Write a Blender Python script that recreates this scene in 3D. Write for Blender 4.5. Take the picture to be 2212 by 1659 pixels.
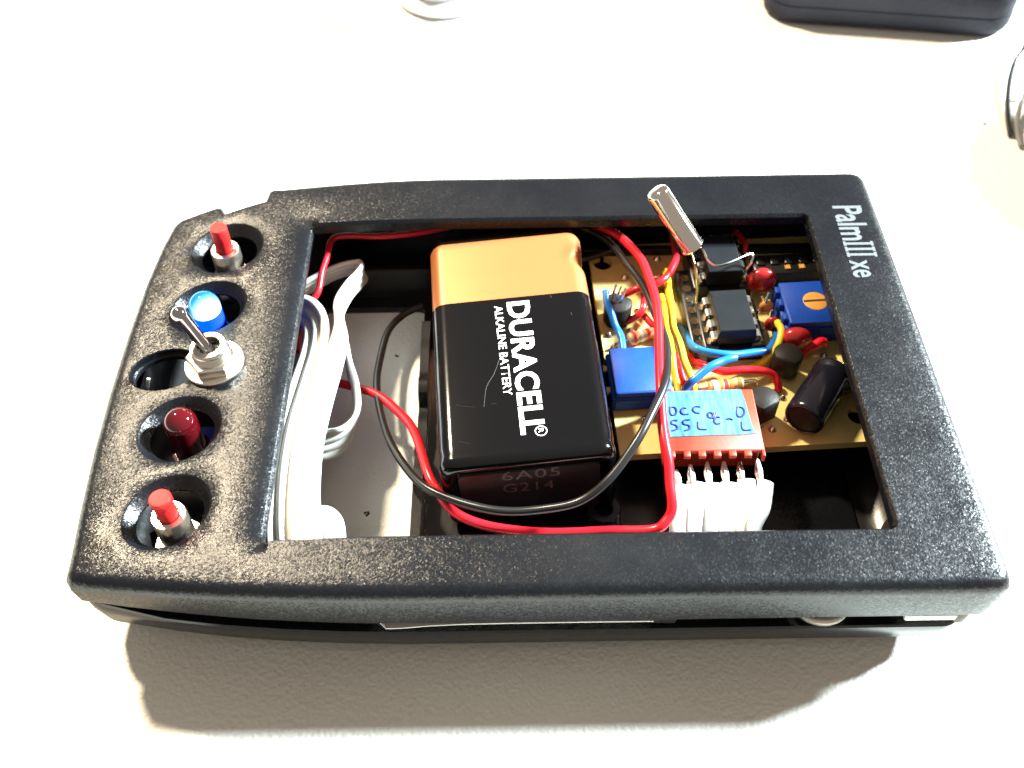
import bpy, bmesh, math, random
from mathutils import Vector, Matrix, Euler
from mathutils.geometry import delaunay_2d_cdt
random.seed(7)
scene = bpy.context.scene
for o in list(bpy.data.objects):
    bpy.data.objects.remove(o, do_unlink=True)
C = scene.collection
MM = 0.001

# ------------------------------------------------------------------ camera
FPX, CX, CY = 2200.0, 1106.0, 829.5          # photograph measured at 2212 x 1659
CAM = Vector((-63.893, -61.381, 140.314))     # millimetres
CROT = Euler((0.677909, 0.008068, -0.012803), 'XYZ')
cd = bpy.data.cameras.new('camera')
cam = bpy.data.objects.new('camera', cd); C.objects.link(cam)
cam.location = CAM * MM
cam.rotation_euler = CROT
cd.sensor_width = 36.0
cd.lens = FPX / 2212.0 * 36.0
cd.clip_start = 0.005; cd.clip_end = 20.0
cd.dof.use_dof = True
cd.dof.focus_distance = 0.150
cd.dof.aperture_fstop = 30.0
scene.camera = cam

# ------------------------------------------------------------------ light
w = bpy.data.worlds.new('World'); scene.world = w; w.use_nodes = True
bg = w.node_tree.nodes['Background']
bg.inputs[0].default_value = (1.0, 0.86, 0.72, 1); bg.inputs[1].default_value = 0.42

def lamp(name, pos, aim, power, color, size):
    l = bpy.data.lights.new(name, 'AREA'); l.shape = 'DISK'; l.size = size * MM
    l.energy = power; l.color = color
    o = bpy.data.objects.new(name, l); C.objects.link(o)
    o.location = Vector(pos) * MM
    o.rotation_euler = (Vector(aim) - Vector(pos)).to_track_quat('-Z', 'Y').to_euler()
    return o
lamp('warm_desk_lamp', (-375, 372, 530), (-60, 60, 0), 10.6, (1.0, 0.835, 0.60), 55)
lamp('cool_lamp', (880, 340, 630), (-40, 60, 0), 136.0, (0.82, 0.95, 0.98), 165)

vs = scene.view_settings
vs.view_transform = 'Standard'; vs.look = 'None'; vs.gamma = 1.0; vs.exposure = 0.0
vs.use_curve_mapping = False
scene.cycles.max_bounces = 8
scene.cycles.caustics_reflective = False
scene.cycles.caustics_refractive = False

# ------------------------------------------------------------------ pixel helpers (direction only, the height says where)
RM = CROT.to_matrix()
def ray(px, py): return RM @ Vector((px - CX, -(py - CY), -FPX))
def P(px, py, z):
    d = ray(px, py); t = (z - CAM.z) / d.z
    return CAM + d * t
def Zm(x0, y0, sw, pw):                      # point picked in an enlarged crop -> picture pixel
    s = sw / pw; k = 2212.0 / 2581.0
    return lambda x, y: ((x0 + s * x) * k, (y0 + s * y) * k)

# ------------------------------------------------------------------ materials
MATS = {}
def mat(name, col, rough=0.5, metal=0.0, bump=None, var=0.0, var_scale=300, spec=0.5, emit=None, estr=0, trans=0.0, coat=0.0, ior=1.45, sss=0.0):
    if name in MATS: return MATS[name]
    m = bpy.data.materials.new(name); m.use_nodes = True
    nt = m.node_tree; b = nt.nodes['Principled BSDF']; L = nt.links
    b.inputs['Base Color'].default_value = (*col, 1); b.inputs['Roughness'].default_value = rough
    b.inputs['Metallic'].default_value = metal; b.inputs['Specular IOR Level'].default_value = spec
    b.inputs['Transmission Weight'].default_value = trans; b.inputs['Coat Weight'].default_value = coat
    b.inputs['IOR'].default_value = ior
    if sss:
        b.inputs['Subsurface Weight'].default_value = sss
        b.inputs['Subsurface Radius'].default_value = (1, 1, 1); b.inputs['Subsurface Scale'].default_value = 0.0006
    if emit:
        b.inputs['Emission Color'].default_value = (*emit, 1); b.inputs['Emission Strength'].default_value = estr
    tc = nt.nodes.new('ShaderNodeTexCoord')
    if var:
        n = nt.nodes.new('ShaderNodeTexNoise'); n.inputs['Scale'].default_value = var_scale; n.inputs['Detail'].default_value = 5
        mr = nt.nodes.new('ShaderNodeMapRange'); mr.inputs[1].default_value = 0.3; mr.inputs[2].default_value = 0.7
        mr.inputs[3].default_value = 1 - var; mr.inputs[4].default_value = 1 + var * 0.5
        mx = nt.nodes.new('ShaderNodeVectorMath'); mx.operation = 'SCALE'
        mx.inputs[0].default_value = col
        L.new(tc.outputs['Object'], n.inputs['Vector']); L.new(n.outputs['Fac'], mr.inputs[0])
        L.new(mr.outputs[0], mx.inputs['Scale']); L.new(mx.outputs[0], b.inputs['Base Color'])
    if bump:
        sc, st, dist = bump
        n = nt.nodes.new('ShaderNodeTexNoise'); n.inputs['Scale'].default_value = sc; n.inputs['Detail'].default_value = 3
        bp = nt.nodes.new('ShaderNodeBump'); bp.inputs['Strength'].default_value = st; bp.inputs['Distance'].default_value = dist
        L.new(tc.outputs['Object'], n.inputs['Vector']); L.new(n.outputs['Fac'], bp.inputs['Height'])
        L.new(bp.outputs[0], b.inputs['Normal'])
    MATS[name] = m
    return m

def plastic_textured(name, col, rough, scale, strength, dist, glint=0.155, spec=0.30):
    m = bpy.data.materials.new(name); m.use_nodes = True; MATS[name] = m
    nt = m.node_tree; b = nt.nodes['Principled BSDF']; L = nt.links
    tc = nt.nodes.new('ShaderNodeTexCoord')
    n = nt.nodes.new('ShaderNodeTexNoise'); n.inputs['Scale'].default_value = scale; n.inputs['Detail'].default_value = 3; n.inputs['Roughness'].default_value = 0.6
    bp = nt.nodes.new('ShaderNodeBump'); bp.inputs['Strength'].default_value = strength; bp.inputs['Distance'].default_value = dist
    v = nt.nodes.new('ShaderNodeTexVoronoi'); v.inputs['Scale'].default_value = scale * 1.1
    for t in (n, v): L.new(tc.outputs['Object'], t.inputs['Vector'])
    L.new(n.outputs['Fac'], bp.inputs['Height'])
    sb = nt.nodes.new('ShaderNodeVectorMath'); sb.operation = 'SUBTRACT'; sb.inputs[1].default_value = (.5, .5, .5)
    sc = nt.nodes.new('ShaderNodeVectorMath'); sc.operation = 'SCALE'; sc.inputs['Scale'].default_value = glint
    ad = nt.nodes.new('ShaderNodeVectorMath'); ad.operation = 'ADD'
    no = nt.nodes.new('ShaderNodeVectorMath'); no.operation = 'NORMALIZE'
    L.new(v.outputs['Color'], sb.inputs[0]); L.new(sb.outputs[0], sc.inputs[0]); L.new(sc.outputs[0], ad.inputs[0]); L.new(bp.outputs[0], ad.inputs[1])
    L.new(ad.outputs[0], no.inputs[0]); L.new(no.outputs[0], b.inputs['Normal'])
    big = nt.nodes.new('ShaderNodeTexNoise'); big.inputs['Scale'].default_value = 55; big.inputs['Detail'].default_value = 6; big.inputs['Roughness'].default_value = 0.65
    mr = nt.nodes.new('ShaderNodeMapRange'); mr.inputs[1].default_value = .3; mr.inputs[2].default_value = .7
    mr.inputs[3].default_value = rough - 0.07; mr.inputs[4].default_value = rough + 0.10
    L.new(tc.outputs['Object'], big.inputs['Vector']); L.new(big.outputs['Fac'], mr.inputs[0]); L.new(mr.outputs[0], b.inputs['Roughness'])
    b.inputs['Base Color'].default_value = (*col, 1); b.inputs['Specular IOR Level'].default_value = spec
    return m

SHELL = plastic_textured('textured_black_plastic', (0.0045, 0.0052, 0.007), 0.30, 3100, 0.6, 0.00009)
SHELL_IN = mat('smooth_black_plastic', (0.007, 0.007, 0.008), 0.30, bump=(900, 0.25, 0.0001))
COPPER = mat('copper_foil', (0.54, 0.18, 0.065), 0.36, 0.5, bump=(2500, 0.12, 0.00005))
BATBLACK = mat('gloss_black_film', (0.002, 0.002, 0.0025), 0.13, bump=(70, 0.10, 0.0004))
PRINT = mat('white_print', (0.80, 0.79, 0.76), 0.45)
PRINTG = mat('grey_print', (0.10, 0.10, 0.10), 0.5)
LOGO = mat('silver_print', (0.105, 0.118, 0.127), 0.5, 0.1, bump=(2500, 0.6, 0.0001))
NICKEL = mat('nickel', (0.74, 0.70, 0.64), 0.20, 1.0, bump=(1500, 0.15, 0.00005))
BRUSHED = mat('brushed_nickel', (0.72, 0.66, 0.57), 0.34, 1.0, bump=(1800, 0.3, 0.0001))
CHROME = mat('bright_tin', (0.80, 0.77, 0.72), 0.17, 1.0)
BRONZE = mat('contact_bronze', (0.26, 0.19, 0.12), 0.3, 1.0)
REDBTN = mat('red_plunger', (0.48, 0.012, 0.010), 0.5, spec=0.3)
REDLED = mat('red_led_epoxy', (0.10, 0.002, 0.006), 0.06, trans=0.45, coat=0.5, spec=0.6)
WIRE_R = mat('red_insulation', (0.62, 0.012, 0.022), 0.28)
WIRE_K = mat('black_insulation', (0.012, 0.012, 0.013), 0.30)
WIRE_B = mat('blue_insulation', (0.010, 0.13, 0.48), 0.30)
WIRE_T = mat('dark_teal_insulation', (0.010, 0.045, 0.09), 0.34)
WIRE_Y = mat('yellow_insulation', (0.75, 0.52, 0.02), 0.32)
WIRE_G = mat('grey_insulation', (0.16, 0.16, 0.155), 0.45)
RIBBON = mat('white_ribbon_pvc', (0.62, 0.61, 0.57), 0.36, var=0.06, var_scale=200)
PCB = mat('yellow_board', (0.75, 0.61, 0.23), 0.38, var=0.22, var_scale=120, bump=(700, 0.12, 0.0001))
PCBEDGE = PCB
SOLDER = mat('solder', (0.62, 0.62, 0.60), 0.25, 1.0, bump=(1200, 0.3, 0.0001))
ICBODY = mat('chip_epoxy', (0.006, 0.008, 0.010), 0.42, spec=0.3, bump=(2500, 0.25, 0.00006), var=0.2, var_scale=400)
SOCKET = mat('socket_plastic', (0.010, 0.010, 0.010), 0.33)
TRIMBLUE = mat('trimmer_blue', (0.008, 0.055, 0.36), 0.5, spec=0.25, bump=(1600, 0.3, 0.0001), var=0.10, var_scale=500)
ROTOR = mat('trimmer_rotor', (0.62, 0.30, 0.06), 0.45, var=0.12, var_scale=600)
CAPSLEEVE = mat('capacitor_sleeve', (0.008, 0.008, 0.014), 0.20, bump=(250, 0.1, 0.0002))
CAPTOP = mat('capacitor_top', (0.02, 0.018, 0.017), 0.45, 0.2, bump=(900, 0.2, 0.0001))
REDCAP = mat('red_resin', (0.36, 0.014, 0.014), 0.22, coat=0.3)
BROWNCAP = mat('brown_resin', (0.20, 0.045, 0.018), 0.25, coat=0.3)
ORANGEB = mat('orange_resin', (0.58, 0.24, 0.06), 0.3)
TRANSB = mat('transistor_epoxy', (0.011, 0.009, 0.008), 0.55, spec=0.25, bump=(2200, 0.4, 0.0001))
RESBODY = mat('resistor_tan', (0.52, 0.34, 0.17), 0.40)
BANDR = mat('band_red', (0.50, 0.03, 0.015), 0.4)
BANDO = mat('band_orange', (0.70, 0.16, 0.02), 0.4)
BANDG = mat('band_gold', (0.50, 0.30, 0.07), 0.3, 0.6)
BANDW = mat('band_white', (0.70, 0.68, 0.62), 0.4)
HOUSING = mat('red_connector_nylon', (0.38, 0.032, 0.010), 0.55, bump=(1500, 0.2, 0.0001))
INK = mat('blue_ink', (0.02, 0.025, 0.26), 0.5)
FIBRE = mat('white_strands', (0.78, 0.77, 0.72), 0.35, 0.2)
LINT = mat('lint', (0.05, 0.045, 0.04), 0.9)
CERAMIC = mat('white_ceramic', (0.72, 0.71, 0.69), 0.25)
CUPSHADE = mat('shaded_white_glaze', (0.28, 0.28, 0.29), 0.3)  # white cup bowl, the grey of its shaded side put into the colour
NAVY = plastic_textured('dark_pouch', (0.016, 0.016, 0.024), 0.6, 900, 0.5, 0.00025, 0.1, 0.15)

# blue painter's tape: crepe streaks along its length
TAPE = bpy.data.materials.new('blue_crepe_tape'); TAPE.use_nodes = True
nt = TAPE.node_tree; b = nt.nodes['Principled BSDF']; b.inputs['Roughness'].default_value = 0.6
tc = nt.nodes.new('ShaderNodeTexCoord'); mp = nt.nodes.new('ShaderNodeMapping'); mp.inputs['Scale'].default_value = (1500, 260, 1)
n = nt.nodes.new('ShaderNodeTexNoise'); n.inputs['Scale'].default_value = 1; n.inputs['Detail'].default_value = 4
cr = nt.nodes.new('ShaderNodeValToRGB'); cr.color_ramp.elements[0].position = 0.3; cr.color_ramp.elements[0].color = (0.006, 0.09, 0.28, 1)
cr.color_ramp.elements[1].position = 0.72; cr.color_ramp.elements[1].color = (0.09, 0.28, 0.42, 1)
bp = nt.nodes.new('ShaderNodeBump'); bp.inputs['Strength'].default_value = 0.5; bp.inputs['Distance'].default_value = 0.0001
nt.links.new(tc.outputs['Object'], mp.inputs[0]); nt.links.new(mp.outputs[0], n.inputs['Vector']); nt.links.new(n.outputs['Fac'], cr.inputs[0])
nt.links.new(cr.outputs[0], b.inputs['Base Color']); nt.links.new(n.outputs['Fac'], bp.inputs['Height']); nt.links.new(bp.outputs[0], b.inputs['Normal'])

# table: off-white leather-grain laminate
TABLE = bpy.data.materials.new('cream_grained_laminate'); TABLE.use_nodes = True
nt = TABLE.node_tree; b = nt.nodes['Principled BSDF']; b.inputs['Roughness'].default_value = 0.5
b.inputs['Base Color'].default_value = (0.86, 0.85, 0.785, 1)
tc = nt.nodes.new('ShaderNodeTexCoord')
n1 = nt.nodes.new('ShaderNodeTexNoise'); n1.inputs['Scale'].default_value = 1700; n1.inputs['Detail'].default_value = 3
n2 = nt.nodes.new('ShaderNodeTexVoronoi'); n2.inputs['Scale'].default_value = 1500; n2.feature = 'SMOOTH_F1'
ad = nt.nodes.new('ShaderNodeMath'); ad.operation = 'ADD'
bp = nt.nodes.new('ShaderNodeBump'); bp.inputs['Strength'].default_value = 0.7; bp.inputs['Distance'].default_value = 0.00014
for t in (n1, n2): nt.links.new(tc.outputs['Object'], t.inputs['Vector'])
nt.links.new(n1.outputs['Fac'], ad.inputs[0]); nt.links.new(n2.outputs['Distance'], ad.inputs[1])
nt.links.new(ad.outputs[0], bp.inputs['Height']); nt.links.new(bp.outputs[0], b.inputs['Normal'])

# lit blue LED: the lens glows cyan, brightest where the die is focused
def led_mat(name, c0, c1, s0, s1, ax):
    m = bpy.data.materials.new(name); m.use_nodes = True
    nt = m.node_tree; b = nt.nodes['Principled BSDF']; b.inputs['Roughness'].default_value = 0.08
    b.inputs['Base Color'].default_value = (0.0, 0.03, 0.12, 1)
    tc = nt.nodes.new('ShaderNodeTexCoord'); dt = nt.nodes.new('ShaderNodeVectorMath'); dt.operation = 'DOT_PRODUCT'
    dt.inputs[1].default_value = ax
    mr = nt.nodes.new('ShaderNodeMapRange'); mr.inputs[1].default_value = -0.0004; mr.inputs[2].default_value = 0.0026
    mr.interpolation_type = 'SMOOTHSTEP'
    cr = nt.nodes.new('ShaderNodeMix'); cr.data_type = 'RGBA'; cr.inputs['A'].default_value = (*c0, 1); cr.inputs['B'].default_value = (*c1, 1)
    m2 = nt.nodes.new('ShaderNodeMapRange'); m2.inputs[3].default_value = s0; m2.inputs[4].default_value = s1
    nt.links.new(tc.outputs['Object'], dt.inputs[0]); nt.links.new(dt.outputs['Value'], mr.inputs[0])
    nt.links.new(mr.outputs[0], cr.inputs['Factor']); nt.links.new(mr.outputs[0], m2.inputs[0])
    nt.links.new(cr.outputs['Result'], b.inputs['Emission Color']); nt.links.new(m2.outputs[0], b.inputs['Emission Strength'])
    return m
LEDLENS = led_mat('lit_blue_lens', (0.0, 0.20, 0.55), (0.55, 0.92, 1.0), 2.0, 4.5, (0.62, -0.78, 0.0))
LEDBASE = mat('lit_blue_body', (0.01, 0.02, 0.4), 0.1, emit=(0.0, 0.03, 1.0), estr=6.0)

# ------------------------------------------------------------------ mesh builder (millimetres, world axes)
ORG = {}
class MB:
    def __init__(s): s.v = []; s.f = []
    def add(s, vs, fs):
        k = len(s.v); s.v += [Vector(p) for p in vs]; s.f += [tuple(i + k for i in f) for f in fs]; return s
    def box(s, c, size, rz=0, M=None, bev=0.0):
        hx, hy, hz = [d / 2 for d in size]
        pts = []
        if bev <= 0:
            for z in (-hz, hz):
                for x, y in ((-hx, -hy), (hx, -hy), (hx, hy), (-hx, hy)): pts.append(Vector((x, y, z)))
            fs = [(3, 2, 1, 0), (4, 5, 6, 7), (0, 1, 5, 4), (1, 2, 6, 5), (2, 3, 7, 6), (3, 0, 4, 7)]
        else:
            b = min(bev, hx, hy, hz)
            rings = []
            for z, d in ((-hz, b), (-hz + b, 0), (hz - b, 0), (hz, b)):
                ring = []
                x, y = hx - d, hy - d
                for sx, sy, q in ((-1, -1, 0), (1, -1, 1), (1, 1, 2), (-1, 1, 3)):
                    a1, a2 = ((x * sx, (y - b) * sy), ((x - b) * sx, y * sy))
                    if q in (1, 3): a1, a2 = a2, a1
                    ring += [Vector((*a1, z)), Vector((*a2, z))]
                rings.append(ring)
            fs = []
            for r in rings: pts += r
            n = 8
            for i in range(3):
                for j in range(n): fs.append((i * n + j, i * n + (j + 1) % n, (i + 1) * n + (j + 1) % n, (i + 1) * n + j))
            fs.append(tuple(range(n - 1, -1, -1))); fs.append(tuple(3 * n + j for j in range(n)))
        R = Matrix.Rotation(rz, 3, 'Z') if M is None else M
        c = Vector(c)
        return s.add([c + R @ p for p in pts], fs)
    def rings(s, rs, cap0=True, cap1=True, closed=True):
        n = len(rs[0]); k = len(s.v)
        for r in rs: s.v += [Vector(p) for p in r]
        for i in range(len(rs) - 1):
            for j in range(n if closed else n - 1):
                s.f.append((k + i * n + j, k + i * n + (j + 1) % n, k + (i + 1) * n + (j + 1) % n, k + (i + 1) * n + j))
        if cap0: s.f.append(tuple(k + j for j in range(n - 1, -1, -1)))
        if cap1: s.f.append(tuple(k + (len(rs) - 1) * n + j for j in range(n)))
        return s
    def lathe(s, c, axis, prof, n=28, sx=1.0, sy=1.0, ref=None):
        """prof: (radius, height along axis)"""
        a = Vector(axis).normalized()
        u = Vector(ref) if ref else (Vector((1, 0, 0)) if abs(a.x) < 0.9 else Vector((0, 1, 0)))
        u = (u - a * u.dot(a)).normalized(); vv = a.cross(u)
        c = Vector(c)
        return s.rings([[c + a * h + (u * math.cos(2 * math.pi * j / n) * sx + vv * math.sin(2 * math.pi * j / n) * sy) * max(r, 1e-4) for j in range(n)] for r, h in prof])
    def tube(s, path, r, n=10):
        pts = [Vector(p) for p in path]
        T = [(pts[min(i + 1, len(pts) - 1)] - pts[max(i - 1, 0)]).normalized() for i in range(len(pts))]
        u = T[0].orthogonal().normalized(); rs = []
        for i, p in enumerate(pts):
            u = (u - T[i] * u.dot(T[i])).normalized(); w_ = T[i].cross(u)
            ri = r[i] if isinstance(r, (list, tuple)) else r
            rs.append([p + (u * math.cos(2 * math.pi * j / n) + w_ * math.sin(2 * math.pi * j / n)) * ri for j in range(n)])
        return s.rings(rs)
    def build(s, name, m, parent=None, origin=None, ang=40, merge=True):
        if parent is not None: org = ORG[parent.name]
        else:
            if origin is None:
                zs = min(p.z for p in s.v)
                cx = sum(p.x for p in s.v) / len(s.v); cy = sum(p.y for p in s.v) / len(s.v)
                origin = (cx, cy, zs)
            org = Vector(origin)
        me = bpy.data.meshes.new(name)
        bm = bmesh.new()
        vv = [bm.verts.new((p - org) * MM) for p in s.v]
        for f in s.f:
            try: bm.faces.new([vv[i] for i in f])
            except ValueError: pass
        if merge: bmesh.ops.remove_doubles(bm, verts=bm.verts, dist=0.000003)
        bmesh.ops.recalc_face_normals(bm, faces=bm.faces)
        bm.to_mesh(me); bm.free()
        me.materials.append(m)
        me.shade_smooth(); me.set_sharp_from_angle(angle=math.radians(ang))
        o = bpy.data.objects.new(name, me); C.objects.link(o)
        ORG[o.name] = org
        if parent is not None: o.parent = parent
        else: o.location = org * MM
        return o

def tag(o, label, cat=None, group=None, kind=None):
    o['label'] = label
    if cat: o['category'] = cat
    if group: o['group'] = group
    if kind: o['kind'] = kind
    return o
def thing(name, label, cat, loc, group=None):
    o = bpy.data.objects.new(name, None); C.objects.link(o)
    o.empty_display_size = 0.003
    o.location = Vector(loc) * MM; ORG[o.name] = Vector(loc)
    return tag(o, label, cat, group)

def catmull(pts, sub=8, closed=False):
    pts = [Vector(p) for p in pts]; out = []; n = len(pts)
    rng = range(n) if closed else range(n - 1)
    for i in rng:
        p1, p2 = pts[i], pts[(i + 1) % n]
        p0 = pts[(i - 1) % n] if closed or i > 0 else p1 * 2 - p2
        p3 = pts[(i + 2) % n] if closed or i < n - 2 else p2 * 2 - p1
        for k in range(sub):
            t = k / sub
            out.append(0.5 * ((2 * p1) + (p2 - p0) * t + (2 * p0 - 5 * p1 + 4 * p2 - p3) * t * t + (3 * p1 - p0 - 3 * p2 + p3) * t ** 3))
    if not closed: out.append(pts[-1])
    return out

def inside(poly, x, y):
    c = False; n = len(poly); j = n - 1
    for i in range(n):
        xi, yi = poly[i][0], poly[i][1]; xj, yj = poly[j][0], poly[j][1]
        if (yi > y) != (yj > y) and x < (xj - xi) * (y - yi) / (yj - yi) + xi: c = not c
        j = i
    return c

def cap(mb, outer, holes, zf, step=4.0):
    """flat-ish sheet between an outline and holes, with an interior grid so that it can bend"""
    vs2 = []; ed = []
    for lp in [outer] + holes:
        k = len(vs2); vs2 += [Vector((p[0], p[1])) for p in lp]
        ed += [(k + i, k + (i + 1) % len(lp)) for i in range(len(lp))]
    xs = [p[0] for p in outer]; ys = [p[1] for p in outer]
    def near(x, y):
        return any((p[0] - x) ** 2 + (p[1] - y) ** 2 < (step * 0.45) ** 2 for lp in [outer] + holes for p in lp)
    if step:
        x = min(xs) + step / 2
        while x < max(xs):
            y = min(ys) + step / 2
            while y < max(ys):
                if inside(outer, x, y) and not any(inside(h, x, y) for h in holes) and not near(x, y): vs2.append(Vector((x, y)))
                y += step
            x += step
    ov, oe, of, *_ = delaunay_2d_cdt(vs2, ed, [], 0, 1e-5)
    fs = []
    for f in of:
        cx = sum(ov[i].x for i in f) / len(f); cy = sum(ov[i].y for i in f) / len(f)
        if inside(outer, cx, cy) and not any(inside(h, cx, cy) for h in holes): fs.append(tuple(f))
    mb.add([(p.x, p.y, zf(p.x, p.y)) for p in ov], fs)

def offset(lp, d):
    n = len(lp); out = []
    for i in range(n):
        a, b, c = Vector(lp[i - 1][:2]), Vector(lp[i][:2]), Vector(lp[(i + 1) % n][:2])
        n1 = (b - a).normalized(); n2 = (c - b).normalized()
        q1 = Vector((-n1.y, n1.x)); q2 = Vector((-n2.y, n2.x))
        m = (q1 + q2); m = m / max(m.length_squared / 2, 0.7) if m.length > 1e-6 else q1
        dd = d[i] if isinstance(d, (list, tuple)) else d
        out.append((b.x + m.x * dd, b.y + m.y * dd))
    return out
def dens(lp, step):
    out = []
    for i in range(len(lp)):
        a, b = Vector(lp[i]), Vector(lp[(i + 1) % len(lp)])
        k = max(1, int((b - a).length / step))
        for j in range(k): out.append(tuple(a.lerp(b, j / k)))
    return out
def ellipse(c, a, b, ang=0, n=40):
    ca, sa = math.cos(ang), math.sin(ang)
    return [(c[0] + a * math.cos(t) * ca - b * math.sin(t) * sa, c[1] + a * math.cos(t) * sa + b * math.sin(t) * ca) for t in [2 * math.pi * i / n for i in range(n)]]
def rrect(x0, x1, y0, y1, r, k=6):
    out = []
    for cx, cy, a0 in ((x1 - r, y0 + r, -90), (x1 - r, y1 - r, 0), (x0 + r, y1 - r, 90), (x0 + r, y0 + r, 180)):
        for i in range(k + 1):
            a = math.radians(a0 + 90 * i / k); out.append((cx + r * math.cos(a), cy + r * math.sin(a)))
    return out
def rcorner(pts, r, k=4):
    out = []; n = len(pts)
    for i in range(n):
        a, b, c = Vector(pts[i - 1]), Vector(pts[i]), Vector(pts[(i + 1) % n])
        d1 = (a - b); d2 = (c - b); rr = min(r, d1.length * 0.45, d2.length * 0.45)
        p, q = b + d1.normalized() * rr, b + d2.normalized() * rr
        for j in range(k + 1):
            t = j / k; out.append(tuple(p * (1 - t) ** 2 + b * 2 * t * (1 - t) + q * t * t))
    return out

def text_mesh(body, length, height, bold=0.0, spacing=1.0):
    cu = bpy.data.curves.new('lettering_source', 'FONT'); cu.body = body; cu.offset = bold; cu.space_character = spacing
    cu.resolution_u = 3
    o = bpy.data.objects.new('lettering_source', cu); C.objects.link(o)
    bpy.context.view_layer.update()
    me = o.evaluated_get(bpy.context.evaluated_depsgraph_get()).to_mesh()
    v = [(p.co.x, p.co.y) for p in me.vertices]; f = [tuple(q.vertices) for q in me.polygons]
    bpy.data.objects.remove(o, do_unlink=True); bpy.data.curves.remove(cu)
    x0 = min(p[0] for p in v); x1 = max(p[0] for p in v); y0 = min(p[1] for p in v); y1 = max(p[1] for p in v)
    return [((p[0] - x0) / (x1 - x0) * length, (p[1] - y0) / (y1 - y0) * height) for p in v], f
def put_text(body, org, right, up, nrm, length, height, name, m, parent, bold=0.0, spacing=1.0, lift=0.05, zf=None):
    v, f = text_mesh(body, length, height, bold, spacing)
    org, right, up, nrm = Vector(org), Vector(right).normalized(), Vector(up).normalized(), Vector(nrm).normalized()
    mb = MB()
    pts = [org + right * a + up * b_ + nrm * lift for a, b_ in v]
    if zf: pts = [Vector((p.x, p.y, zf(p.x, p.y) + lift)) for p in pts]
    mb.add(pts, f)
    o = mb.build(name, m, parent, ang=180)
    return o

# ------------------------------------------------------------------ table
mb = MB(); mb.add([(-1500, -900, 0), (1500, -900, 0), (1500, 1600, 0), (-1500, 1600, 0)], [(0, 1, 2, 3)])
table = mb.build('tabletop', TABLE, origin=(0, 0, 0)); tag(table, 'off-white grained tabletop under everything', kind='structure')
for px, py, r in ((2095, 263, .5), (2128, 268, .6), (2056, 386, .5), (622, 92, .35), (707, 905, .65), (792, 1110, .55), (858, 768, .45)):
    p = P(px, py, 0.0); mb = MB()
    for k in range(5):
        a = random.uniform(0, 6.28); q = p + Vector((math.cos(a), math.sin(a), 0)) * r * 0.55
        mb.lathe(q, (0, 0, 1), [(r * .2, .004), (r * .45, .05), (r * .3, .12), (0.01, .15)], n=7, sx=random.uniform(.5, 1.2))
    mb.build('crumb', LINT, table)

# ------------------------------------------------------------------ upper shell of the handheld
def tt(x): return max(0.0, (-75.0 - x) / 31.0)
def inset(x): return 1.7 * tt(x) ** 2
def drop(x): return 1.3 * tt(x) ** 2
TOP = 22.0
WX0, WX1, WY0, WY1 = -97.5, -12.6, 8.5, 70.2
def surf(x, y):
    z = TOP - drop(x)
    d = WX0 - x
    if -0.8 < d < 5.0:
        g = min(1.0, max(0.0, (y - 4.5) / 5.0)) * min(1.0, max(0.0, (75.5 - y) / 5.0))
        t = 1 - max(d, 0) / 5.0
        z -= 1.0 * t * t * g
    return z

near = [(x, inset(x)) for x in range(-120, -3, 4)]
far = [(x, 81 - inset(x) * 0.75) for x in range(-4, -105, -4)]
outl = [(-124.3, 8), (-124.2, 5.4), (-123.2, 4.1)] + near + [(-2.2, 0.0), (-0.7, 0.6), (0.0, 2.2)] + [(0, y) for y in range(8, 78, 7)] + \
       [(0.0, 78.6), (-0.7, 80.3), (-2.4, 81.0)] + far + [(-105.6, 79.9), (-106.6, 79.3), (-106.9, 76.8), (-110.4, 75.7), (-113.7, 74.5), (-114.4, 76.0), (-115.4, 76.5),
        (-118.5, 75.6), (-121.9, 74.4), (-123.2, 72.9), (-124.3, 67.5), (-125.2, 59), (-125.7, 48), (-125.8, 36), (-125.6, 26), (-125.0, 16)]
def grow(x, y):
    f = y / 81.0
    return (x + max(0.0, (x + 40) / 40.0) * (1.1 * (1 - f)), y - .7 * max(0, 1 - 2 * f) + 1.1 * max(0, 2 * f - 1))
outl = dens([grow(*p) for p in outl], 2.2)
rad = [1.9 if not (-118 < p[0] < -104 and p[1] > 70) else 0.8 for p in outl]
for _ in range(4): rad = [(rad[i - 1] + rad[i] + rad[(i + 1) % len(rad)]) / 3 for i in range(len(rad))]
ZB = 13.2
def loop3(lp, zf): return [(p[0], p[1], zf(p[0], p[1])) for p in lp]
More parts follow.
